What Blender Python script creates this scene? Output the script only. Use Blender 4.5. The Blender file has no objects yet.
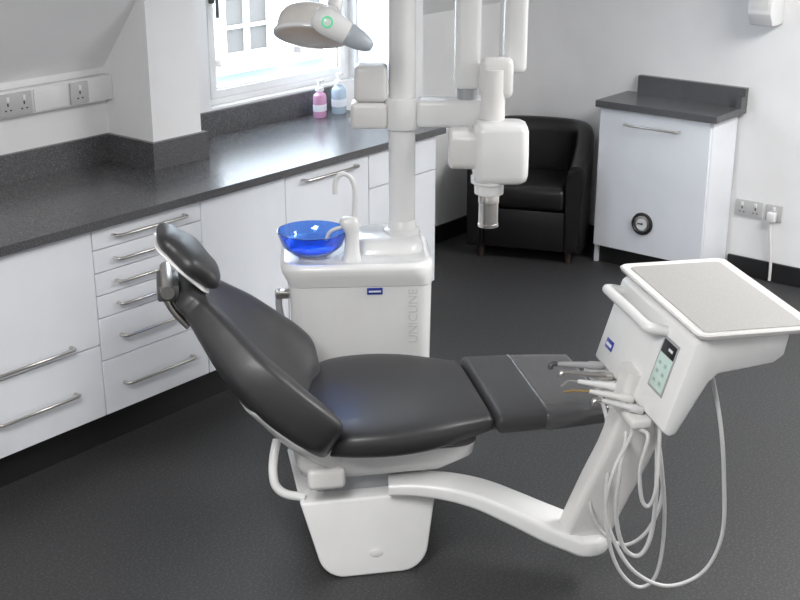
import bpy, bmesh, math, random
from mathutils import Vector, Matrix
random.seed(4)
PI=math.pi; R=math.radians
S=bpy.context.scene; COL=S.collection
# ------------------------------------------------------------------ camera model
H=2.14; P=R(19.9); F=1270.0; HD=R(39.2)
fw=Vector((math.cos(HD),math.sin(HD),0)); rt=Vector((math.sin(HD),-math.cos(HD),0)); Z=Vector((0,0,1))
def ray(u,v):
    a=(u-400)/F; b=(300-v)/F
    return rt*a+fw*(math.cos(P)+b*math.sin(P))+Z*(-math.sin(P)+b*math.cos(P))
def pd(u,v,D):
    d=ray(u,v); return Vector((0,0,H))+d*(D/d.dot(fw))
def LD(lat,D,z=0): return rt*lat+fw*D+Z*z
cam=bpy.data.cameras.new('camera'); cam.sensor_width=36; cam.lens=36*F/800; cam.clip_start=.05
co=bpy.data.objects.new('camera',cam); COL.objects.link(co)
co.location=(0,0,H); co.rotation_euler=(R(90)-P,0,HD-R(90)); S.camera=co
S.view_settings.view_transform='Standard'
# ------------------------------------------------------------------ materials
def mat(name,col,rough=.5,metal=0,speck=None,scale=200,bump=0,bscale=300,trans=0,coat=0,spec=.5,emit=0):
    m=bpy.data.materials.new(name); m.use_nodes=True; nt=m.node_tree; b=nt.nodes['Principled BSDF']
    b.inputs['Base Color'].default_value=(*col,1); b.inputs['Roughness'].default_value=rough
    b.inputs['Metallic'].default_value=metal; b.inputs['Transmission Weight'].default_value=trans
    b.inputs['Coat Weight'].default_value=coat; b.inputs['Specular IOR Level'].default_value=spec
    if emit: b.inputs['Emission Color'].default_value=(*col,1); b.inputs['Emission Strength'].default_value=emit
    tc=nt.nodes.new('ShaderNodeTexCoord')
    n=nt.nodes.new('ShaderNodeTexNoise'); n.inputs['Scale'].default_value=scale; n.inputs['Detail'].default_value=3
    nt.links.new(tc.outputs['Object'],n.inputs['Vector'])
    c2=speck if speck else tuple(x*.96 for x in col)
    r=nt.nodes.new('ShaderNodeValToRGB'); r.color_ramp.elements[0].position=.42 if not speck else .5
    r.color_ramp.elements[1].position=.62 if not speck else .66
    r.color_ramp.elements[0].color=(*col,1); r.color_ramp.elements[1].color=(*c2,1)
    nt.links.new(n.outputs['Fac'],r.inputs['Fac']); nt.links.new(r.outputs['Color'],b.inputs['Base Color'])
    if bump:
        n2=nt.nodes.new('ShaderNodeTexNoise'); n2.inputs['Scale'].default_value=bscale; nt.links.new(tc.outputs['Object'],n2.inputs['Vector'])
        bp=nt.nodes.new('ShaderNodeBump'); bp.inputs['Strength'].default_value=bump; bp.inputs['Distance'].default_value=.002
        nt.links.new(n2.outputs['Fac'],bp.inputs['Height']); nt.links.new(bp.outputs['Normal'],b.inputs['Normal'])
    return m
M_wall=mat('wall_paint',(.85,.85,.855),.8,scale=3,bump=.15,bscale=60)
M_ceil=mat('ceiling_paint',(.85,.85,.855),.85,scale=3)
M_floor=mat('speckled_vinyl',(.030,.030,.031),.5,speck=(.066,.066,.068),scale=120,bump=.08,bscale=260)
M_skirt=mat('black_skirting',(.012,.012,.013),.4,scale=20)
M_cab=mat('white_laminate',(.80,.82,.86),.30,scale=4)
M_top=mat('charcoal_worktop',(.070,.070,.075),.24,speck=(.165,.165,.17),scale=230)
M_chrome=mat('brushed_steel',(.62,.60,.57),.28,1,scale=90)
M_black=mat('black_plastic',(.012,.012,.013),.45,scale=40)
M_pl=mat('white_plastic',(.80,.80,.80),.22,scale=5)
M_pl2=mat('off_white_plastic',(.74,.73,.715),.3,scale=5)
M_enamel=mat('white_enamel',(.84,.84,.84),.18,scale=5)
M_grey=mat('grey_plastic',(.36,.37,.39),.4,scale=30)
M_bgrey=mat('blue_grey_plastic',(.42,.46,.50),.35,scale=30)
M_dgrey=mat('dark_metal',(.12,.12,.125),.35,.6,scale=40)
M_lea=mat('charcoal_leatherette',(.027,.027,.029),.42,bump=.25,bscale=420,scale=60,coat=.05)
M_lea2=mat('grey_leatherette',(.037,.037,.039),.44,bump=.25,bscale=420,scale=60)
M_foil=mat('clear_cover_over_leatherette',(.062,.062,.064),.16,scale=30,coat=.5)
M_tub=mat('black_leather',(.007,.006,.006),.34,bump=.3,bscale=160,scale=20)
M_wood=mat('dark_wood',(.03,.02,.015),.4,scale=30)
M_blue=mat('blue_glass',(.13,.33,1.0),.02,trans=1.0,scale=5,coat=.2)
M_badge=mat('blue_badge',(.02,.04,.30),.3,scale=10)
M_badgew=mat('badge_white',(.75,.78,.85),.4,scale=10)
M_letter=mat('grey_lettering',(.64,.64,.65),.5,scale=10)
M_tray=mat('grey_silicone_mat',(.37,.36,.35),.6,speck=(.44,.43,.42),scale=240)
M_screen=mat('lit_screen',(.50,.63,.58),.25,scale=6,emit=.15)
M_ink=mat('screen_ink',(.34,.47,.44),.4,scale=10)
M_hose=mat('grey_hose',(.60,.60,.60),.4,scale=40)
M_mgrey=mat('mid_grey_plastic',(.45,.45,.46),.35,scale=30)
M_gold=mat('gold_metal',(.75,.52,.22),.25,1,scale=30)
M_green=mat('green_button',(.10,.62,.30),.4,scale=10,emit=.3)
M_warm=mat('lamp_housing',(.70,.67,.64),.3,scale=14)
M_tan=mat('tan_reflector',(.58,.47,.39),.3,scale=14)
M_pink=mat('pink_liquid',(.80,.42,.68),.2,scale=8,trans=.25)
M_cyan=mat('pale_blue_liquid',(.62,.76,.90),.15,scale=8,trans=.4)
M_bright=mat('facade_render',(.55,.56,.57),.9,scale=1.5,bump=.1)
M_brick=mat('facade_brick',(.12,.105,.095),.9,speck=(.16,.14,.125),scale=14)
M_pane=mat('house_pane',(.065,.062,.058),.5,scale=2,spec=.2)
M_slate=mat('slate_roof',(.10,.135,.18),.7,scale=12)
M_sock=mat('socket_grey',(.50,.50,.50),.4,scale=12)
def glass():
    m=bpy.data.materials.new('window_glass'); m.use_nodes=True; nt=m.node_tree; nt.nodes.clear()
    o=nt.nodes.new('ShaderNodeOutputMaterial'); mx=nt.nodes.new('ShaderNodeMixShader'); t=nt.nodes.new('ShaderNodeBsdfTransparent'); g=nt.nodes.new('ShaderNodeBsdfGlossy')
    g.inputs['Roughness'].default_value=.02; mx.inputs[0].default_value=.05
    nt.links.new(t.outputs[0],mx.inputs[1]); nt.links.new(g.outputs[0],mx.inputs[2]); nt.links.new(mx.outputs[0],o.inputs[0]); return m
M_glass=glass()
# ------------------------------------------------------------------ mesh helpers
def B(): return bmesh.new()
def box(bm,x0,x1,y0,y1,z0,z1,bev=0,seg=2,M=None):
    mt=Matrix.Translation(((x0+x1)/2,(y0+y1)/2,(z0+z1)/2))@Matrix.Diagonal((abs(x1-x0),abs(y1-y0),abs(z1-z0),1))
    r=bmesh.ops.create_cube(bm,size=1,matrix=mt); vs=r['verts']
    if bev:
        es=list({e for v in vs for e in v.link_edges})
        rr=bmesh.ops.bevel(bm,geom=es,offset=bev,segments=seg,profile=.5,affect='EDGES',clamp_overlap=True)
        vs=list({v for f in rr['faces'] for v in f.verts}|{v for v in vs if v.is_valid})
    if M is not None: bmesh.ops.transform(bm,matrix=M,verts=vs)
    return vs
def loft(bm,rings,cap=True):
    vr=[[bm.verts.new(p) for p in r] for r in rings]; n=len(vr[0])
    for a,b in zip(vr,vr[1:]):
        for i in range(n): bm.faces.new((a[i],a[(i+1)%n],b[(i+1)%n],b[i]))
    if cap: bm.faces.new(vr[0][::-1]); bm.faces.new(vr[-1])
def catmull(pts,n):
    k=len(pts); out=[]
    P_=[[*p] for p in pts]; P_=[[2*a-b for a,b in zip(P_[0],P_[1])]]+P_+[[2*a-b for a,b in zip(P_[-1],P_[-2])]]
    for i in range(1,k):
        p0,p1,p2,p3=P_[i-1:i+3]
        for j in range(n):
            t=j/n; out.append([.5*(2*b+(c-a)*t+(2*a-5*b+4*c-d)*t*t+(-a+3*b-3*c+d)*t**3) for a,b,c,d in zip(p0,p1,p2,p3)])
    out.append(P_[-2]); return out
def sweep(bm,pts,sec,up=None,smooth=0,scales=None):
    pts=[Vector(p) for p in pts]
    if smooth: pts=[Vector(p) for p in catmull(pts,smooth)]
    n=len(pts); rings=[]; prev=None
    for i,p in enumerate(pts):
        t=(pts[min(i+1,n-1)]-pts[max(i-1,0)]).normalized()
        if up is not None: s=t.cross(Vector(up)).normalized()
        else:
            if prev is None:
                h=Vector((0,0,1)) if abs(t.z)<.9 else Vector((1,0,0)); s=t.cross(h).normalized()
            else: s=(prev-t*prev.dot(t)).normalized()
        prev=s; w=s.cross(t)
        k=1 if scales is None else (scales(i/(n-1)) if callable(scales) else scales[i])
        rings.append([p+s*a*k+w*b*k for a,b in sec])
    loft(bm,rings)
def circ(r,n=12): return [(r*math.cos(2*PI*i/n),r*math.sin(2*PI*i/n)) for i in range(n)]
def tube(bm,pts,r,n=12,smooth=0,up=None): sweep(bm,pts,circ(r,n),up,smooth)
def rrect(w,h,r,n=4):
    out=[]
    for cx,cy,a0 in ((w/2-r,h/2-r,0),(-w/2+r,h/2-r,90),(-w/2+r,-h/2+r,180),(w/2-r,-h/2+r,270)):
        for k in range(n+1):
            a=R(a0+90*k/n); out.append((cx+r*math.cos(a),cy+r*math.sin(a)))
    return out
def cyl(bm,p0,p1,r0,r1=None,n=20):
    r1=r0 if r1 is None else r1
    p0=Vector(p0);p1=Vector(p1);t=(p1-p0).normalized(); h=Vector((0,0,1)) if abs(t.z)<.9 else Vector((1,0,0)); s=t.cross(h).normalized(); w=s.cross(t)
    loft(bm,[[p+(s*math.cos(2*PI*i/n)+w*math.sin(2*PI*i/n))*r for i in range(n)] for p,r in ((p0,r0),(p1,r1))])
def lathe(bm,prof,M=None,n=32):
    M=M or Matrix(); rings=[[M@Vector((r*math.cos(2*PI*i/n),r*math.sin(2*PI*i/n),z)) for i in range(n)] for r,z in prof]
    loft(bm,rings)
def prism(bm,poly,lo,hi,axis='z',bev=0,seg=2):
    f={'z':lambda a,b,c:(a,b,c),'y':lambda a,b,c:(a,c,b),'x':lambda a,b,c:(c,a,b)}[axis]
    A=[bm.verts.new(f(a,b,lo)) for a,b in poly]; Bv=[bm.verts.new(f(a,b,hi)) for a,b in poly]; n=len(poly)
    fs=[bm.faces.new(A[::-1]),bm.faces.new(Bv)]
    for i in range(n): fs.append(bm.faces.new((A[i],A[(i+1)%n],Bv[(i+1)%n],Bv[i])))
    if bev:
        bmesh.ops.recalc_face_normals(bm,faces=fs)
        es=list({e for q in fs for e in q.edges}); bmesh.ops.bevel(bm,geom=es,offset=bev,segments=seg,profile=.5,affect='EDGES',clamp_overlap=True)
def cushion(bm,secs,n=32,m=10,p=.5,endr=.05,side=1,hollow=0):
    # secs: (x,z,halfwidth,thickness,dish) along a curve in the xz plane; hollow scoops the front face
    Q=catmull(secs,m); pts=[(Vector((q[0],0,q[1])),q[2],q[3],q[4]) for q in Q]; k=len(pts)
    def ring(c,N,hw,th,di,hf=1):
        r=[]
        for i in range(n):
            a=2*PI*i/n; cc=math.cos(a); ss=math.sin(a)
            y=math.copysign(abs(cc)**p,cc); h=math.copysign(abs(ss)**p,ss)
            sc=0
            if ss>0: sc=-hollow*hf*di*max(0,1-(y/.8)**2)**1.2
            r.append(c+N*(h*th/2+di*y*y+sc)+Vector((0,hw*y,0)))
        return r
    rings=[]
    for i,(c,hw,th,di) in enumerate(pts):
        T=(pts[min(i+1,k-1)][0]-pts[max(i-1,0)][0]).normalized(); N=Vector((-T.z,0,T.x))*side
        if i==0:
            for j in (5,4,3,2,1):
                a=R(17.5*j); rings.append(ring(c-T*endr*math.sin(a),N,hw-endr*(1-math.cos(a)),th*max(.08,math.cos(a)),di,0))
        rings.append(ring(c,N,hw,th,di,min(1,i/8,(k-1-i)/8)))
        if i==k-1:
            for j in (1,2,3,4,5):
                a=R(17.5*j); rings.append(ring(c+T*endr*math.sin(a),N,hw-endr*(1-math.cos(a)),th*max(.08,math.cos(a)),di,0))
    loft(bm,rings)
MI={}
def obj(name,bm,m,parent=None,M=None,ang=38,smooth=True):
    if M is not None: bmesh.ops.transform(bm,matrix=M,verts=bm.verts)
    bmesh.ops.recalc_face_normals(bm,faces=bm.faces)
    me=bpy.data.meshes.new(name); bm.to_mesh(me); bm.free(); me.materials.append(m)
    if smooth:
        for q in me.polygons: q.use_smooth=True
        me.set_sharp_from_angle(angle=R(ang))
    o=bpy.data.objects.new(name,me); COL.objects.link(o)
    if parent: o.parent=parent
    return o
def tag(o,label,cat,group=None,kind=None):
    if label: o['label']=label
    if cat: o['category']=cat
    if group: o['group']=group
    if kind: o['kind']=kind
    return o
def thing(name,label,cat,loc=(0,0,0),rz=0,group=None):
    o=bpy.data.objects.new(name,None); COL.objects.link(o); o.location=loc; o.rotation_euler=(0,0,rz); o.empty_display_size=.1
    MI[o]=(Matrix.Translation(loc)@Matrix.Rotation(rz,4,'Z')).inverted()
    return tag(o,label,cat,group)
def struct(name,bm,m,smooth=False):
    o=obj(name,bm,m,smooth=smooth); o['kind']='structure'; return o
def text_mesh(name,s,size,m,parent,M):
    cu=bpy.data.curves.new(name,'FONT'); cu.body=s; cu.size=size; cu.align_x='CENTER'; cu.align_y='CENTER'; cu.extrude=.0004
    t=bpy.data.objects.new('tmp',cu); COL.objects.link(t); dg=bpy.context.evaluated_depsgraph_get()
    me=bpy.data.meshes.new_from_object(t.evaluated_get(dg)); bpy.data.objects.remove(t)
    me.transform(M); me.materials.clear(); me.materials.append(m); me.name=name
    o=bpy.data.objects.new(name,me); COL.objects.link(o); o.parent=parent; return o
# ------------------------------------------------------------------ room shell
WY=4.18; BX=6.02; X0=-1.6; Y0=-1.4; SL=1.28; CZ=2.5; k50=math.tan(R(50))
P1a,P1b=3.23,3.484; P2a,P2b=4.79,4.96; PF=3.90; WX0,WX1,WZ0,WZ1=3.80,4.78,1.01,2.18
bm=B(); box(bm,X0-.2,BX+.2,Y0-.2,WY+.25,-.1,0); struct('floor',bm,M_floor)
bm=B()
for x0,x1,z0,z1 in ((X0-.2,WX0,0,2.6),(WX1,BX+.2,0,2.6),(WX0,WX1,0,WZ0),(WX0,WX1,WZ1,2.6)): box(bm,x0,x1,WY,WY+.22,z0,z1)
zt=SL+(WY-PF)*k50
for a,b in ((P1a,P1b),(P2a,P2b)):
    prism(bm,[(WY+.01,0),(PF,0),(PF,zt),(WY-(2.2-SL)/k50,2.2),(WY+.01,2.2)],a,b,'x')
struct('wall_left',bm,M_wall)
bm=B(); box(bm,BX,BX+.2,Y0-.2,WY+.22,0,2.6); struct('wall_back',bm,M_wall)
bm=B(); box(bm,X0-.2,BX+.2,Y0-.2,Y0,0,2.6); struct('wall_right',bm,M_wall)
bm=B(); box(bm,X0-.2,X0,Y0,WY+.22,0,2.6); struct('wall_front',bm,M_wall)
bm=B(); yt=WY-(CZ-SL)/k50; t=.1
def slope(x0,x1,z0,z1):
    ya,yb=WY-(z0-SL)/k50,WY-(z1-SL)/k50
    prism(bm,[(ya,z0),(yb,z1),(yb+.0,z1+t),(ya+.12,z0+.02)],x0,x1,'x')
slope(X0-.2,P1a,SL,CZ); slope(P2b,BX+.2,SL,CZ); slope(P1a,P2b,2.2,CZ)
box(bm,P1a,P2b,WY-(2.2-SL)/k50,WY+.2,2.2,2.3)
box(bm,X0-.2,BX+.2,Y0-.2,yt+.05,CZ,CZ+.1)
box(bm,X0-.2,BX+.2,Y0-.2,WY+.25,2.62,2.7)
struct('ceiling',bm,M_ceil)
bm=B(); box(bm,BX-.015,BX,Y0,2.68,0,.10,.003); box(bm,BX-.015,BX,3.34,WY,0,.10,.003); struct('baseboard_back',bm,M_skirt)
bm=B(); box(bm,4.60,BX-.015,WY-.015,WY,0,.10,.003); struct('baseboard_left',bm,M_skirt)
# window in the dormer
bm=B(); W0,W1=WX0,WX1; ya,yb=WY+.05,WY+.12
def frame(bm,x0,x1,z0,z1,y0,y1,s):
    box(bm,x0,x0+s,y0,y1,z0,z1); box(bm,x1-s,x1,y0,y1,z0,z1); box(bm,x0+s,x1-s,y0,y1,z0,z0+s); box(bm,x0+s,x1-s,y0,y1,z1-s,z1)
frame(bm,W0,W1,WZ0,WZ1,ya,yb,.038)
frame(bm,W0+.042,W1-.042,WZ0+.042,WZ1-.042,ya-.012,yb-.012,.034)
frame(bm,W0+.077,W1-.077,WZ0+.077,WZ1-.077,ya+.004,yb-.03,.008)
win=struct('window_1',bm,M_enamel)
bm=B(); box(bm,W0+.072,W1-.072,yb-.028,yb-.024,WZ0+.072,WZ1-.072); obj('window_pane',bm,M_glass,win,smooth=False)
bm=B(); box(bm,W0,W1,WY-.0,ya,WZ0,WZ0+.012,.002); obj('window_sill',bm,M_enamel,win)
bm=B(); xx=W0+.06; box(bm,xx-.012,xx+.012,ya-.03,ya-.012,WZ0+.46,WZ0+.54,.003); tube(bm,[(xx,ya-.02,WZ0+.52),(xx,ya-.05,WZ0+.52),(xx,ya-.055,WZ0+.48),(xx,ya-.055,WZ0+.40)],.008,8,4); obj('window_handle',bm,M_dgrey,win)
# ------------------------------------------------------------------ the house across the street
bl=thing('building','pale rendered building with sash windows seen through the window','building',(8.5,9.6,-3))
T=MI[bl]
bm=B(); box(bm,2.5,18,9.6,10.2,-3,5); obj('wall',bm,M_bright,bl,T)
for wx in (8.05,9.22,10.38,11.55):
    bm=B(); w=.36; z0,z1=.05,1.35
    frame(bm,wx-w,wx+w,z0,z1,9.52,9.6,.05); box(bm,wx-.022,wx+.022,9.525,9.6,z0+.05,z1-.05)
    for s in (-1,1):
        for zz in (.36,.68,1.0): box(bm,wx+min(s*.022,s*(w-.05)),wx+max(s*.022,s*(w-.05)),9.53,9.6,zz-.015,zz+.015)
    fr=obj('window',bm,M_bright,bl,T)
    bm=B(); box(bm,wx-w+.05,wx+w-.05,9.575,9.598,z0+.05,z1-.05); obj('pane',bm,M_pane,fr,T)
    bm=B(); box(bm,wx-w-.06,wx+w+.06,9.5,9.6,z0-.06,z0); obj('sill',bm,M_brick,bl,T)
bm=B(); prism(bm,[(9.6,-.12),(8.2,-.62),(8.2,-.70),(9.6,-.22)],2.5,18,'x'); obj('lean_to_roof',bm,M_slate,bl,T)
# ------------------------------------------------------------------ fitted cabinets
FY=3.52
def handle(parent,xc,z,L,T,y=FY):
    bm=B(); a=L/2
    tube(bm,[(xc-a,y-.002,z),(xc-a,y-.026,z),(xc-a+.012,y-.034,z),(xc+a-.012,y-.034,z),(xc+a,y-.026,z),(xc+a,y-.002,z)],.006,10)
    o=obj('handle',bm,M_chrome,parent,T); o['label']='brushed steel bow handle'; return o
def unit(x0,x1,label,fronts,name='base_cabinet',cat='cabinet',off=.0):
    t=thing(name,label,cat,((x0+x1)/2,(FY+3.89)/2,0),0); T=MI[t]
    bm=B(); box(bm,x0+.001,x1-.001,FY+.021,3.88,.15,.868); obj('carcass',bm,M_cab,t,T,smooth=False)
    for kind,z0,z1,hz in fronts:
        bm=B(); box(bm,x0+.002,x1-.002,FY,FY+.02,z0+.002,z1-.002,.0015,1); d=obj(kind,bm,M_cab,t,T)
        if hz is not None: handle(d,(x0+x1)/2+off,hz,.33 if x1-x0>.45 else .3,T)
    return t
unit(2.11,2.61,'white base unit at left edge with tall upper front and one deep bottom drawer',[('door',.43,.868,.462),('drawer',.15,.43,.285)],off=-.045)
zs=[.868,.782,.697,.612,.527,.363,.15]
unit(2.61,3.12,'white six drawer unit behind the headrest with steel handles',[('drawer',b,a,(a+b)/2) for a,b in zip(zs,zs[1:])],'drawer_unit','drawer unit')
unit(3.12,3.58,'plain white base cupboard with no handle, right of the six drawer unit',[('door',.15,.868,None)])
unit(3.58,4.10,'white base cupboard behind the blue bowl with one steel handle near top',[('door',.15,.868,.828)])
unit(4.10,4.58,'white end cupboard of the counter row behind the column',[('drawer',.70,.868,None),('door',.15,.70,None)])
bm=B(); box(bm,2.11,4.57,3.60,3.62,0,.15); tag(obj('plinth',bm,M_black,smooth=False),'black recessed plinth under the row of white base units','plinth')
wt=thing('worktop','long charcoal speckled worktop under the window','worktop',(3.3,3.85,.868)); T=MI[wt]
bm=B(); prism(bm,[(2.08,3.485),(4.61,3.485),(4.61,WY),(P1b,WY),(P1b,PF),(P1a,PF),(P1a,WY),(2.08,WY)],.868,.90,'z'); obj('worktop_slab',bm,M_top,wt,T,smooth=False)
bm=B(); u=.02; zt2=1.01
for a in ((2.08,P1a,WY-u,WY),(P1a-u,P1a,PF-u,WY-u),(P1a,P1b+u,PF-u,PF),(P1b,P1b+u,PF,WY-u),(P1b,4.61,WY-u,WY)): box(bm,*a,.90,zt2)
obj('upstand',bm,M_top,wt,T,smooth=False)
# trunking with sockets
def socket_parts(root,cx,cz,w,M,double=True,plate=M_sock,name='socket_plate'):
    bm=B(); box(bm,cx-w/2,cx+w/2,-.010,0,cz-.043,cz+.043,.004); p=obj(name,bm,plate,root,M)
    for x in ((-.036,.036) if double else (0,)):
        bm=B(); box(bm,cx+x-.007,cx+x+.007,-.014,-.009,cz+.012,cz+.032,.002); obj('rocker_switch',bm,M_pl,p,M)
        for a,b,c,d in ((-.003,.003,-.004,.008),(-.015,-.007,-.022,-.017),(.007,.015,-.022,-.017)):
            bm=B(); box(bm,cx+x+a,cx+x+b,-.0106,-.0095,cz+c,cz+d); obj('pin_hole',bm,M_black,p,M)
    return p
tr=thing('cable_trunking','white dado trunking with grey sockets on the wall above left worktop','cable trunking',(2.65,WY,1.155)); T=MI[tr]
bm=B(); box(bm,2.05,P1a,WY-.05,WY,1.155,1.255,.006); obj('trunking_body',bm,M_pl,tr,T)
MM=T@Matrix.Translation((0,WY-.05,0))
socket_parts(tr,2.765,1.205,.146,MM); socket_parts(tr,3.06,1.205,.086,MM,False)
bm=B(); box(bm,2.85,3.00,-.006,0,1.162,1.248,.003); obj('blank_plate',bm,M_pl,tr,MM)
# bottles on the worktop
def bottle(name,label,x,y,r,h,ml,flat=1.0):
    t=thing(name,label,'bottle',(x,y,.9005),R(20),'bottles on the worktop')
    bm=B(); S_=Matrix.Diagonal((1,flat,1,1)); lathe(bm,[(r*.9,0),(r,.008),(r,h*.75),(r*.9,h*.86),(r*.45,h*.95),(r*.4,h)],S_,24); obj('bottle_body',bm,ml,t)
    bm=B(); lathe(bm,[(r*.48,h),(r*.48,h+.016),(r*.2,h+.018),(r*.16,h+.04),(r*.3,h+.041),(r*.3,h+.05)],None,16); tube(bm,[(0,0,h+.046),(r*.8,0,h+.048),(r*1.3,0,h+.04)],.005,8,3); obj('pump_head',bm,M_pl,t)
    bm=B(); lathe(bm,[(r*1.006,h*.25),(r*1.008,h*.25+.001),(r*1.008,h*.5),(r*1.006,h*.5+.001)],S_,24); obj('paper_label',bm,M_badgew,t)
bottle('soap_bottle','pink soap pump bottle by the window, left of the blue bottle',4.40,4.08,.043,.125,M_pink,.7)
bottle('gel_bottle','pale blue clear gel pump bottle by the window, right of the pink one',4.53,4.075,.043,.14,M_cyan,.8)
# ------------------------------------------------------------------ small cabinet on the back wall
cb=thing('side_cabinet','narrow white cupboard against the back wall with a round gauge in its door','cabinet',(5.86,3.0,0)); T=MI[cb]
cy0,cy1=2.69,3.32
bm=B(); box(bm,5.73,6.0,cy0+.02,cy1-.02,.11,.845); box(bm,5.73,6.0,cy0,cy0+.02,0,.845); box(bm,5.73,6.0,cy1-.02,cy1,0,.845); obj('carcass',bm,M_cab,cb,T,smooth=False)
bm=B(); box(bm,5.75,5.77,cy0+.02,cy1-.02,0,.11); obj('kickboard',bm,M_black,cb,T,smooth=False)
bm=B(); box(bm,5.71,5.729,cy0+.003,cy1-.003,.10,.84,.0015,1); dr=obj('door',bm,M_cab,cb,T)
bm=B(); tube(bm,[(5.709,3.16,.775),(5.682,3.16,.775),(5.675,3.15,.775),(5.675,2.87,.775),(5.682,2.86,.775),(5.709,2.86,.775)],.006,10); obj('handle',bm,M_chrome,dr,T)
G=T@Matrix.Translation((5.71,3.03,.267))@Matrix.Rotation(R(-90),4,'Y')
bm=B(); lathe(bm,[(.058,0),(.060,.004),(.058,.013),(.049,.016),(.044,.010),(.044,.001)],G,32); obj('gauge_bezel',bm,M_black,dr)
bm=B(); lathe(bm,[(.0445,.003),(.044,.0105),(.034,.0125),(.030,.0105),(.01,.0105)],G,32); obj('gauge_rim',bm,M_chrome,dr)
bm=B(); lathe(bm,[(.0305,.0106),(.030,.0112),(.01,.0112)],G,32); obj('gauge_dial',bm,M_pl,dr)
bm=B(); lathe(bm,[(.007,.0113),(.006,.014),(.003,.015)],G,20); box(bm,-.003,.003,-.002,.024,.0115,.0135,0,1,G); obj('gauge_needle',bm,M_dgrey,dr)
w2=thing('worktop','short charcoal worktop with upstand on the narrow back wall cupboard','worktop',(5.85,3.0,.845)); T=MI[w2]
bm=B(); box(bm,5.685,BX,2.655,3.335,.845,.88,.002,1); obj('worktop_slab',bm,M_top,w2,T)
bm=B(); box(bm,BX-.035,BX,2.655,3.26,.88,.975); box(bm,5.95,BX-.035,2.655,2.685,.88,.935); obj('upstand',bm,M_top,w2,T,smooth=False)
# sockets on the back wall
so=thing('wall_socket','grey double socket low on the back wall beside the narrow cupboard','socket',(BX,2.59,.36),R(-90),'back wall sockets')
socket_parts(so,0,0,.146,None,True,M_sock)
so=thing('wall_socket','grey single socket with a plug in it, low on the back wall','socket',(BX,2.455,.36),R(-90),'back wall sockets')
socket_parts(so,0,0,.086,None,False,M_sock)
pg=thing('power_plug','white plug with a lead hanging down the back wall','plug',(BX-.015,2.455,.35),R(-90))
bm=B(); box(bm,-.022,.022,-.035,0,-.03,.02,.006); obj('plug_body',bm,M_pl,pg)
bm=B(); tube(bm,[(0,-.018,-.03),(0,-.02,-.08),(.012,-.012,-.2),(.018,-.01,-.26),(.02,-.012,-.342)],.008,8,5); obj('cord',bm,M_pl2,pg)
# fixture cut by the top edge
pb=pd(771,20,6.28)
fx=thing('wall_dispenser','small white fixture on the back wall, cut by the top edge of the photo','wall fixture',(BX,pb.y,1.30),R(-90))
bm=B(); prism(bm,[(-.16,.06),(-.12,.0),(0,0),(0,.45),(-.16,.45)],-.06,.06,'x',.008); obj('dispenser_body',bm,M_pl,fx)
bm=B(); box(bm,-.045,.045,-.163,-.158,.08,.40,.002); obj('dispenser_panel',bm,M_pl2,fx)
# ------------------------------------------------------------------ tub armchair
ac=thing('tub_armchair','black leather tub armchair in the corner behind the imaging head','armchair',(5.703,3.705,0),R(-67.5))
path=[]
for y in (-.27,-.2,-.12,-.04): path.append((-.31,y))
for k in range(1,18):
    a=PI-PI*k/18; path.append((.31*math.copysign(abs(math.cos(a))**.75,math.cos(a)),-.02+.28*math.sin(a)**.8))
for y in (-.04,-.12,-.2,-.27): path.append((.31,y))
rings=[]; n=len(path)
for i,(x,y) in enumerate(path):
    a=path[max(i-1,0)]; b=path[min(i+1,n-1)]; tx,ty=b[0]-a[0],b[1]-a[1]; l=math.hypot(tx,ty); nx,ny=ty/l,-tx/l
    f=min(1,max(0,(y+.27)/.42)); top=.54+.16*(f*f*(3-2*f))
    r=[]
    for o_,z in ((0,.07),(-.0,.3),(-.006,top-.05),(.004,top-.018),(.025,top-.002),(.045,top),(.068,top-.006),(.084,top-.028),(.09,top-.07),(.088,.3),(.088,.07)): r.append(Vector((x+nx*o_,y+ny*o_,z)))
    rings.append(r)
bm=B(); loft(bm,rings); bmesh.ops.bevel(bm,geom=[e for e in bm.edges if len([f for f in e.link_faces if len(f.verts)>4])==1],offset=.022,segments=4,affect='EDGES')
obj('shell',bm,M_tub,ac,ang=60)
bm=B(); box(bm,-.22,.22,-.255,.15,.07,.29,.012); obj('seat_base',bm,M_tub,ac)
bm=B(); box(bm,-.218,.218,-.275,.16,.292,.42,.035,4); obj('seat_cushion',bm,M_tub,ac,ang=60)
for sx,sy in ((-.24,-.21),(.24,-.21),(-.2,.17),(.2,.17)):
    bm=B(); cyl(bm,(sx,sy,0),(sx,sy,.07),.016,.022,14); obj('leg',bm,M_wood,ac)
# ------------------------------------------------------------------ dental unit column
UO=LD(-.15,4.30); UA=HD-R(90)+R(4)
du=thing('dental_unit','white dental unit column with blue spittoon bowl and tall pole','dental unit',UO,UA); T=MI[du]; UM=MI[du].inverted()
def ul(p): return T@p
bm=B()
def rr(x0,x1,y0,y1,r,z,n=6): return [Vector((px_+(x0+x1)/2,py_+(y0+y1)/2,z)) for px_,py_ in rrect(x1-x0,y1-y0,r,n)]
loft(bm,[rr(-.215,.235,-.145,.17,.04,0),rr(-.22,.24,-.15,.175,.04,.03),rr(-.235,.245,-.17,.19,.045,.30),rr(-.243,.251,-.178,.193,.045,.695)])
obj('body',bm,M_pl,du)
bm=B()
loft(bm,[rr(-.246,.253,-.181,.195,.048,.697),rr(-.254,.255,-.187,.197,.055,.715),rr(-.266,.257,-.196,.2,.07,.738),rr(-.272,.257,-.2,.2,.08,.757),rr(-.272,.256,-.2,.2,.085,.767),rr(-.264,.25,-.192,.195,.08,.777),rr(-.25,.24,-.178,.186,.075,.778),rr(-.235,.23,-.165,.176,.07,.772)])
obj('top_basin',bm,M_enamel,du,ang=60)
PO=LD(.007,4.39); pl_=ul(PO)
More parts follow.
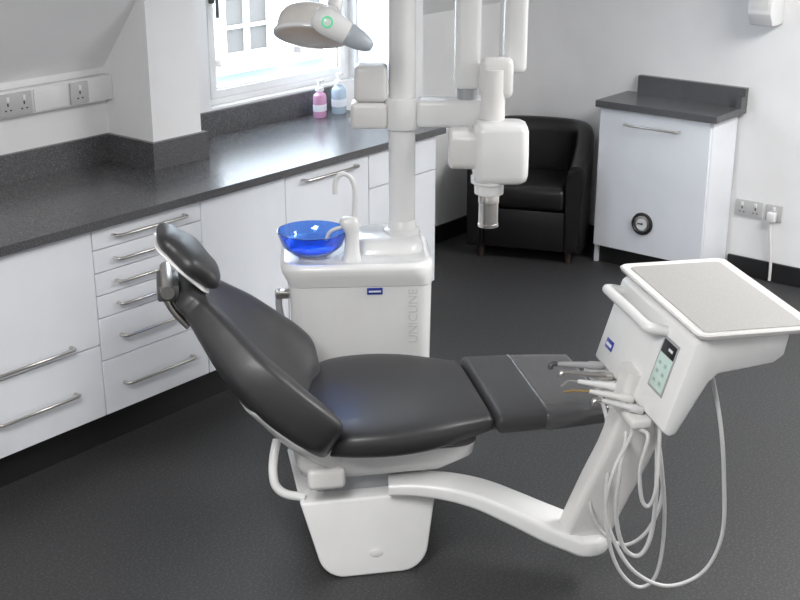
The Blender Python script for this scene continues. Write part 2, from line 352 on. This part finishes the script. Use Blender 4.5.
bm=B(); loft(bm,[rr(-.03,.235,-.06,.19,.07,.77),rr(-.02,.23,-.05,.185,.07,.80),rr(.0,.215,-.03,.175,.07,.815)]); obj('pole_deck',bm,M_enamel,du,ang=60)
bm=B(); lathe(bm,[(.066,.81),(.064,.825),(.052,.832),(.048,.86),(.047,.861),(.047,2.48)],Matrix.Translation((pl_.x,pl_.y,0)),36); obj('pole',bm,M_pl,du)
bc=ul(LD(-.305,4.22))
bm=B(); lathe(bm,[(.03,.785),(.075,.792),(.106,.82),(.120,.862),(.122,.870),(.118,.871),(.116,.862),(.102,.823),(.072,.797),(.02,.790)],Matrix.Translation((bc.x,bc.y,0)),48); b_=obj('spittoon_bowl',bm,M_blue,du,ang=60); b_['label']='cobalt blue glass bowl'
bm=B(); lathe(bm,[(.05,.772),(.045,.782),(.03,.7848)],Matrix.Translation((bc.x,bc.y,0)),30); obj('bowl_seat',bm,M_pl,du)
cf=ul(LD(-.165,4.2))
bm=B(); loft(bm,[rr(cf.x-.038,cf.x+.032,cf.y-.038,cf.y+.04,.02,.772),rr(cf.x-.028,cf.x+.025,cf.y-.029,cf.y+.03,.02,.80),rr(cf.x-.024,cf.x+.023,cf.y-.025,cf.y+.025,.02,.865),rr(cf.x-.034,cf.x+.025,cf.y-.027,cf.y+.027,.02,.885),rr(cf.x-.044,cf.x+.025,cf.y-.026,cf.y+.026,.02,.903),rr(cf.x-.04,cf.x+.02,cf.y-.022,cf.y+.022,.018,.918),rr(cf.x-.025,cf.x+.012,cf.y-.013,cf.y+.013,.010,.925)])
obj('cup_filler',bm,M_pl,du,ang=60)
bm=B(); tube(bm,[ul(pd(u_,v_,4.2)) for u_,v_ in ((354,219),(355,200),(354,185),(349,176),(342,174),(337,178),(335,185),(335,194))],.0085,12,5); obj('filler_spout',bm,M_pl,du)
bm=B(); tube(bm,[ul(pd(u_,v_,4.21)) for u_,v_ in ((352,224),(343,227),(333,230),(328,235),(327,240))],.007,10,4); obj('rinse_spout',bm,M_pl,du)
bm=B(); box(bm,.024,.078,-.182,-.174,.667,.691,.002); obj('badge',bm,M_badge,du)
bm=B(); box(bm,.030,.072,-.1835,-.181,.676,.682,0); obj('badge_mark',bm,M_badgew,du)
text_mesh('lettering','UNICLINE',.045,M_letter,du,Matrix.Translation((.185,-.1785,.585))@Matrix.Rotation(R(90),4,'X')@Matrix.Rotation(R(90),4,'Z'))
sh=ul(pd(281,303,4.2))
bm=B(); tube(bm,[(sh.x,sh.y,sh.z+.05),(sh.x-.008,sh.y,sh.z),(sh.x+.0,sh.y,sh.z-.06),(sh.x+.010,sh.y+.01,sh.z-.16),(sh.x+.012,sh.y+.02,sh.z-.3)],.012,12,5); obj('suction_hose',bm,M_grey,du)
bm=B(); box(bm,sh.x-.020,sh.x+.045,sh.y-.02,sh.y+.02,sh.z+.02,sh.z+.05,.008); obj('hose_holder',bm,M_chrome,du)
# ------------------------------------------------------------------ imaging arm on the pole
xr=thing('x_ray_machine','white jointed imaging arm with a round metal cone, mounted on the pole','x-ray machine',(PO.x,PO.y,0),HD-R(90)); T=MI[xr]
def xl(u,v,D=4.39): return T@pd(u,v,D)
a=xl(400,112); zc=a.z
bm=B(); lathe(bm,[(.0475,zc-.055),(.062,zc-.055),(.064,zc-.05),(.064,zc+.05),(.062,zc+.055),(.0475,zc+.055)],None,32)
obj('pole_collar',bm,M_pl,xr)
e=xl(502,112); bm=B(); box(bm,.05,e.x,-.05,.05,zc-.048,zc+.048,.016,3); obj('extension_arm',bm,M_pl,xr)
q=xl(351,115); bm=B(); box(bm,q.x,-.05,-.055,.055,zc-.052,zc+.04,.016,3); q2=xl(354,64); obj('arm_bracket',bm,M_pl2,xr)
bm=B(); box(bm,q2.x,-.05,-.05,.05,zc+.041,q2.z,.018,3); obj('counterweight_block',bm,M_pl2,xr)
A0=xl(467,88); bm=B(); w=.045
box(bm,A0.x-w,A0.x+w,-.048,.048,A0.z,2.08,.022,4); obj('lower_link',bm,M_pl,xr)
bm=B(); cyl(bm,(A0.x,0,zc+.048),(A0.x,0,A0.z+.01),.036,.036,24); obj('pivot',bm,M_grey,xr)
B0=xl(514,72); bm=B(); box(bm,B0.x-.040,B0.x+.040,-.048,.048,B0.z,2.08,.022,4); obj('upper_link',bm,M_pl,xr)
bm=B(); box(bm,A0.x-w,B0.x+.038,-.04,.04,2.02,2.1,.02,3); obj('elbow',bm,M_pl,xr)
Dh=4.27; y_=Dh-4.39
J=xl(497,68,4.33); hc=xl(492,150,Dh)
bm=B(); box(bm,J.x-.06,J.x+.055,-.105,-.049,J.z-.10,J.z+.04,.024,3); obj('yoke_joint',bm,M_pl2,xr)
bm=B(); cyl(bm,(J.x-.012,y_+.04,hc.z+.08),(J.x-.012,y_+.04,J.z+.0),.042,.040,28); obj('yoke',bm,M_pl2,xr)
h0=xl(472,121,Dh); h1=xl(527,180,Dh)
bm=B(); hx=(h0.x+h1.x)/2; hy=y_-.01
loft(bm,[rr(hx-.075,hx+.078,hy-.055,hy+.055,.030,h1.z),rr(hx-.087,hx+.09,hy-.066,hy+.066,.032,h1.z+.010),rr(hx-.093,hx+.095,hy-.071,hy+.071,.034,h1.z+.030),rr(hx-.095,hx+.095,hy-.073,hy+.073,.034,h1.z+.10),rr(hx-.094,hx+.093,hy-.072,hy+.072,.034,h0.z-.025),rr(hx-.088,hx+.087,hy-.066,hy+.066,.032,h0.z-.008),rr(hx-.074,hx+.073,hy-.052,hy+.052,.028,h0.z)])
obj('tube_head',bm,M_pl,xr,ang=60)
s0=xl(450,127,Dh); s1=xl(474,167,Dh)
bm=B(); zz=(s0.z+s1.z)/2; sweep(bm,[(s0.x-.004,hy,zz),(s0.x+.006,hy,zz),(hx-.085,hy,zz)],rrect(.125,.135,.032,6),(0,0,1),0,[.85,.97,1]); obj('end_cap',bm,M_pl2,xr)
c0=xl(489,178,Dh); c1=xl(489,193,Dh); c2=xl(489,225,Dh)
bm=B(); lathe(bm,[(.064,c0.z+.010),(.063,c0.z-.012),(.052,c0.z-.016),(.050,c1.z+.003),(.044,c1.z)],Matrix.Translation((c0.x,hy,0)),32); obj('cone_neck',bm,M_pl,xr)
bm=B(); lathe(bm,[(.034,c1.z),(.036,c1.z-.006),(.036,c1.z-.03),(.034,c1.z-.032),(.034,c2.z+.012),(.036,c2.z+.01),(.036,c2.z),(.031,c2.z),(.031,c2.z+.02)],Matrix.Translation((c0.x,hy,0)),32); obj('metal_cone',bm,M_chrome,xr)
# ------------------------------------------------------------------ operating lamp
lm=thing('operating_lamp','pale beige and white dental operating lamp with a green ring, in front of the window','lamp',(PO.x,PO.y,0),HD-R(90)); T=MI[lm]
Dl=4.1; ly_=Dl-4.39; lc=xl(311,35,Dl)
LM=Matrix.Translation(lc)@Matrix.Rotation(R(6),4,'Y')@Matrix.Rotation(R(-25),4,'X')
bm=B(); lathe(bm,[(.112,.008),(.111,.030),(.105,.055),(.090,.076),(.06,.090),(.01,.094)],LM,40); obj('lamp_shade',bm,M_warm,lm,ang=60)
bm=B(); lathe(bm,[(.112,.0075),(.119,.006),(.121,0),(.119,-.008),(.110,-.010)],LM,40); obj('rim',bm,M_pl,lm,ang=60)
bm=B(); lathe(bm,[(.109,-.0101),(.10,-.014),(.01,-.016)],LM,40); obj('lens',bm,M_tan,lm)
j0=xl(327,22,Dl-.15); j1=xl(364,43,Dl-.15); dj=(j1-j0)
bm=B(); sweep(bm,[j0-dj*.36,j0-dj*.31,j0-dj*.14,j0,j0+dj*.3,j0+dj*.55],circ(.043,20),None,0,[.4,.7,.95,1,.93,.84]); hd=obj('joint_cover',bm,M_pl,lm,ang=60)
bm=B(); sweep(bm,[j0+dj*.551,j0+dj*.62,j1-dj*.1,j1+dj*.12,j1+dj*.22],circ(.036,20),None,0,[.95,1,.85,.6,.3]); obj('handle_grip',bm,M_bgrey,lm,ang=60)
dl=(T.to_3x3()@ray(327,22)).normalized()
G=Matrix.Translation(j0-dl*.042)@(-dl).to_track_quat('Z','Y').to_matrix().to_4x4()
bm=B(); lathe(bm,[(.018,-.008),(.018,.003),(.013,.004),(.013,-.008)],G,24); obj('green_ring',bm,M_green,hd)
bm=B()
tube(bm,[j0+Vector((.01,.06,.02)),xl(335,3,Dl),Vector((-.17,ly_*.7,1.95)),Vector((-.1,ly_*.4,2.02)),Vector((-.05,-.0,2.02))],.024,14,6); obj('lamp_arm',bm,M_pl,lm)
bm=B(); lathe(bm,[(.0475,1.98),(.06,1.98),(.06,2.06),(.0475,2.06)],None,28); obj('arm_collar',bm,M_pl,lm)
# ------------------------------------------------------------------ dental chair
CO=LD(-.10,3.66); CA=HD-R(90)+R(11)
ch=thing('dental_chair','reclined dental patient chair in charcoal leatherette on a white pedestal','dental chair',CO,CA); CM=MI[ch].inverted()
prof=[(-.246,.245)]
for k in range(0,8):
    a=R(188+82*k/7); prof.append((-.115+.085*math.cos(a),.085+.085*math.sin(a)))
for k in range(0,8):
    a=R(270+82*k/7); prof.append((.062+.085*math.cos(a),.085+.085*math.sin(a)))
prof+=[(.176,.245)]
bm=B(); prism(bm,prof,-.24,.22,'y',.032,5)
for v in bm.verts: v.co.y*=1.04-.20*(v.co.z/.245)
ba=obj('base',bm,M_pl,ch,ang=60)
bm=B(); loft(bm,[rr(-.20,.14,-.14,.14,.04,.243),rr(-.20,.14,-.14,.14,.04,.305)]); obj('lift_column',bm,M_grey,ch)
bm=B(); lathe(bm,[(.016,0),(.016,.003),(.012,.004)],Matrix.Translation((-.02,-.2360,.070))@Matrix.Rotation(R(79),4,'X')@Matrix.Diagonal((1.3,.7,1,1)),24); obj('base_emblem',bm,M_pl2,ba)
bm=B(); tube(bm,[MI[ch]@pd(u_,v_,D) for u_,v_,D in ((277,440,3.50),(274,455,3.47),(273,472,3.45),(276,486,3.44),(286,494,3.44),(304,497,3.45))],.014,12,5); obj('foot_bar',bm,M_pl,ch)
bm=B(); loft(bm,[rr(-.20,.18,-.16,.15,.05,.300),rr(-.235,.23,-.19,.19,.06,.316),rr(-.25,.30,-.225,.225,.07,.362),rr(-.24,.31,-.23,.23,.07,.405)]); obj('seat_frame',bm,M_pl,ch,ang=50)
for s in (-1,1):
    bm=B(); box(bm,-.225,-.11,s*.228-.02,s*.228+.02,.305,.375,.018,4); obj('recline_cover',bm,M_pl2,ch)
# upholstery
bm=B(); cushion(bm,[(-.18,.448,.27,.09,.008),(-.08,.456,.315,.112,.014),(.04,.458,.325,.118,.014),(.16,.462,.305,.112,.010),(.26,.468,.268,.09,.004),(.322,.472,.245,.072,0)],p=.52,endr=.03); obj('seat',bm,M_lea,ch,ang=80)
bm=B(); cushion(bm,[(.372,.472,.250,.070,0),(.50,.470,.245,.070,0),(.60,.468,.236,.070,0),(.70,.466,.224,.066,0)],p=.30,endr=.020); lr=obj('leg_rest',bm,M_lea2,ch,ang=80)
bm=B(); cushion(bm,[(.52,.4695,.247,.073,0),(.60,.468,.240,.073,0),(.71,.466,.227,.070,0)],p=.30,endr=.020); fc=obj('foot_cover',bm,M_foil,lr,ang=80); fc['label']='glossy clear plastic foot cover'
bm=B(); box(bm,.20,.62,-.12,.12,.395,.432,.01); obj('leg_rest_support',bm,M_dgrey,ch)
bk=[(-.115,.425,.215,.10,.0),(-.148,.435,.245,.125,.012),(-.200,.470,.345,.15,.060),(-.262,.530,.365,.168,.062),(-.345,.625,.345,.168,.044),(-.418,.715,.305,.145,.032),(-.475,.797,.225,.118,.018),(-.51,.846,.17,.098,.008),(-.533,.873,.135,.085,0)]
bm=B(); cushion(bm,bk,p=.40,endr=.05,side=-1,n=48,hollow=1.0); bkr=obj('backrest',bm,M_lea,ch,ang=80)
bs=[]
for (x,z,hw,th,di),o_ in zip(bk,(.04,.045,.045,.045,.042,.03,.03,.03,.03)): bs.append((x-.75*o_,z-.66*o_,hw*.92,.10,di*.9))
bm=B(); cushion(bm,[(-.11,.345,.20,.06,0)]+bs[2:5],p=.42,endr=.03,side=-1); sh_=obj('back_shell',bm,M_pl,ch,ang=80); sh_['label']='white plastic back shell'
bm=B(); cushion(bm,[(-.487,.945,.10,.07,.0),(-.535,.993,.137,.082,.004),(-.578,1.037,.10,.066,0)],p=.78,endr=.052,side=-1); hr=obj('headrest',bm,M_lea,ch,ang=80)
bm=B(); cushion(bm,[(-.510,.925,.10,.020,0),(-.557,.975,.130,.020,.004),(-.598,1.017,.10,.020,0)],p=.78,endr=.045,side=-1); obj('headrest_shell',bm,M_pl,hr,ang=80)
bm=B(); box(bm,-.63,-.565,-.10,.055,.885,.935,.008); br=obj('headrest_bracket',bm,M_dgrey,ch)
for s in (-.085,.0):
    bm=B(); tube(bm,[(-.545,s,.80),(-.585,s,.85),(-.61,s,.90)],.011,10,4); obj('bracket_rod',bm,M_chrome,br)
bm=B(); cyl(bm,(-.60,-.135,.925),(-.60,.10,.925),.02,.02,16); obj('tilt_knob',bm,M_chrome,br)
# ------------------------------------------------------------------ delivery unit
de=thing('delivery_unit','white instrument delivery unit with tray, screen and swing arm over the footrest','delivery unit',CM@Vector((.58,-.38,0)),CA); T=MI[de]@CM
bm=B(); sweep(bm,[(.03,-.185,.276),(.11,-.20,.279),(.20,-.228,.275),(.30,-.262,.255),(.40,-.30,.216),(.50,-.338,.172),(.598,-.38,.138)],rrect(.15,.060,.016,5),(0,0,1),6,lambda t:.62+.38*min(1,t*1.2)); obj('swing_arm',bm,M_pl,de,T)
bm=B(); lathe(bm,[(.06,.108),(.070,.113),(.073,.120),(.073,.155),(.068,.165),(.055,.170)],Matrix.Translation((.602,-.383,0)),36); obj('column_pivot',bm,M_pl,de,T,ang=60)
bm=B(); sweep(bm,[(.594,-.382,.145),(.602,-.388,.19),(.645,-.42,.34),(.693,-.455,.50),(.735,-.475,.72)],rrect(.15,.085,.02,5),(0,1,0),4,lambda t:.97+.05*t); obj('column',bm,M_pl2,de,T)
ya_,yb_=-.74,-.19
bm=B(); prism(bm,[(.672,.655),(.69,.64),(.710,.645),(.79,.790),(.815,.812),(.97,.832),(1.0,.852),(1.01,.913),(.765,.913),(.745,.900)],ya_,yb_,'y',.007,2); obj('head_body',bm,M_pl,de,T,ang=40)
bm=B(); loft(bm,[rr(.76,1.055,-.745,-.19,.03,.913),rr(.74,1.075,-.77,-.172,.03,.926),rr(.736,1.078,-.774,-.168,.03,.936),rr(.740,1.074,-.770,-.172,.028,.940),rr(.748,1.066,-.762,-.180,.025,.940),rr(.753,1.061,-.757,-.185,.022,.936)]); ty=obj('tray',bm,M_pl2,de,T)
bm=B(); loft(bm,[rr(.765,1.049,-.745,-.197,.015,.9355),rr(.765,1.049,-.745,-.197,.015,.938)]); tm=obj('tray_mat',bm,M_tray,ty,T); tm['label']='grey speckled non-slip mat'
f0=Vector((.672,0,.655)); f1=Vector((.745,0,.900)); ft=(f1-f0); fn=Vector((-ft.z,0,ft.x)).normalized()
def face_box(bm,ya,yb,t0,t1,h,bev=.002,lift=0):
    L=ft.length; M=Matrix(((0,ft.x/L,fn.x,f0.x+fn.x*lift),(-1,0,0,0),(0,ft.z/L,fn.z,f0.z+fn.z*lift),(0,0,0,1)))
    box(bm,-yb,-ya,t0*L,t1*L,-.003,h,bev,2,M)
bm=B(); face_box(bm,-.668,-.568,.27,.86,.002,.001); sc=obj('display',bm,M_grey,de,T)
bm=B(); face_box(bm,-.660,-.576,.30,.68,.0035,.001); obj('screen',bm,M_screen,sc,T)
bm=B(); face_box(bm,-.660,-.576,.685,.83,.0033,.001); obj('display_header',bm,M_black,sc,T)
for k in range(3):
    for j in range(2):
        bm=B(); face_box(bm,-.604-.038*j,-.588-.038*j,.36+.10*k,.40+.10*k,.0040,0); obj('screen_key',bm,M_ink,sc,T)
bm=B(); face_box(bm,-.645,-.618,.745,.775,.0039,0); obj('display_icon',bm,M_badgew,sc,T)
bm=B(); face_box(bm,-.29,-.235,.20,.32,.002); bd=obj('badge',bm,M_badge,de,T)
bm=B(); face_box(bm,-.282,-.243,.24,.275,.0028,0); obj('badge_mark',bm,M_badgew,bd,T)
bm=B(); tube(bm,[(.75,-.215,.865),(.715,-.215,.875),(.69,-.225,.882),(.685,-.25,.884),(.685,-.40,.886),(.685,-.53,.886),(.69,-.555,.885),(.715,-.565,.88),(.75,-.565,.87)],.0155,14,3); obj('handle',bm,M_pl,de,T)
bm=B(); box(bm,.628,.69,-.63,-.215,.612,.642,.010,3)
obj('instrument_holder',bm,M_pl2,de,T)
# handpieces held in the holder, each with its hose
def px_(pts,D0): return [tuple(MI[ch]@pd(p[0],p[1],p[2] if len(p)>2 else D0)) for p in pts]
hoses=[
 px_([(607,425,3.42),(594,470,3.37),(590,505),(602,532),(625,545),(648,530),(662,495),(658,455)],3.33)+[(.745,-.36,.70)],
 px_([(616,428,3.36),(607,480,3.31),(607,530),(618,568),(638,587),(656,575),(664,530),(662,470)],3.28)+[(.75,-.43,.70)],
 px_([(626,430,3.30),(620,470),(616,515),(624,548),(640,555),(652,530),(657,470)],3.24)+[(.75,-.48,.70)],
 px_([(632,432,3.22),(614,470),(606,510),(616,545),(636,573),(668,586),(703,572),(722,535),(724,480),(720,420)],3.14)+[(.845,-.60,.82)],
 px_([(648,436,3.14),(640,470),(642,500),(650,505),(657,480)],3.13)+[(.725,-.59,.68)]]
kinds=[('grey handpiece lying farthest back on the delivery unit holder',M_mgrey,M_dgrey,'dental_handpiece'),
 ('silver handpiece second from the back on the delivery unit holder',M_chrome,M_chrome,'dental_handpiece'),
 ('white syringe in the middle of the delivery unit holder',M_pl,M_chrome,'air_water_syringe'),
 ('white handpiece with a long thin gold tip on the delivery unit',M_pl2,M_gold,'dental_handpiece'),
 ('pale grey handpiece nearest the viewer on the delivery unit holder',M_hose,M_chrome,'dental_handpiece')]
for i,(lab,mb,mt_,nm) in enumerate(kinds):
    y=-.26-.085*i if i<4 else -.59; bx=(.655,y,.652)
    h=thing(nm,lab,'handpiece',CM@Vector(bx),CA,'instruments on the delivery unit'); Th=MI[h]@CM
    ln=(.13,.12,.11,.10,.09)[i]; fan=(-.012,.006,.022,.034,.045)[i]
    p0=Vector((.675,y-.006,.653)); p1=Vector((.655-ln,y+fan,.673)); dd=(p1-p0)
    bm=B(); sweep(bm,[p0,p0+dd*.03,p0+dd*.3,p0+dd*.36,p0+dd*.6,p0+dd*.9,p1],circ(.0115,14),None,0,[.6,1,1.1,.85,.8,.62,.5]); obj('body',bm,mb,h,Th,ang=60)
    bm=B()
    if i==3: tube(bm,[p1,p1+Vector((-.05,.0,.006)),p1+Vector((-.075,.004,.002))],.0035,8)
    elif i==2: tube(bm,[p1,p1+Vector((-.03,0,.004)),p1+Vector((-.05,0,-.012))],.003,8,3)
    else: tube(bm,[p1,p1+Vector((-.010,0,.001)),p1+Vector((-.018,0,-.003)),p1+Vector((-.020,0,-.014))],.008,12,3)
    obj('tip',bm,mt_,h,Th)
    bm=B(); tube(bm,[(.664,y,.648),(.652,y-.003,.605)]+hoses[i],.0058 if i!=2 else .0068,10,8); obj('hose',bm,M_hose,h,Th,ang=80)
# ------------------------------------------------------------------ light
w=bpy.data.worlds.new('world'); S.world=w; w.use_nodes=True
w.node_tree.nodes['Background'].inputs[0].default_value=(.78,.89,1,1); w.node_tree.nodes['Background'].inputs[1].default_value=11.5
def area(name,loc,sx,sy,e,col=(1,.99,.975)):
    l=bpy.data.lights.new(name,'AREA'); l.shape='RECTANGLE'; l.size=sx; l.size_y=sy; l.energy=e; l.color=col
    o=bpy.data.objects.new(name,l); COL.objects.link(o); o.location=loc; return o
area('ceiling_lamp',(4.7,.7,2.47),1.5,1.0,108); area('ceiling_lamp',(.6,1.5,2.47),1.5,1.0,94)
sl=bpy.data.lights.new('sun','SUN'); sl.energy=6; sl.angle=R(2); so_=bpy.data.objects.new('sun',sl); COL.objects.link(so_)
so_.rotation_euler=Vector((.25,.7,-.62)).to_track_quat('-Z','Y').to_euler(); so_.location=(0,-5,8)
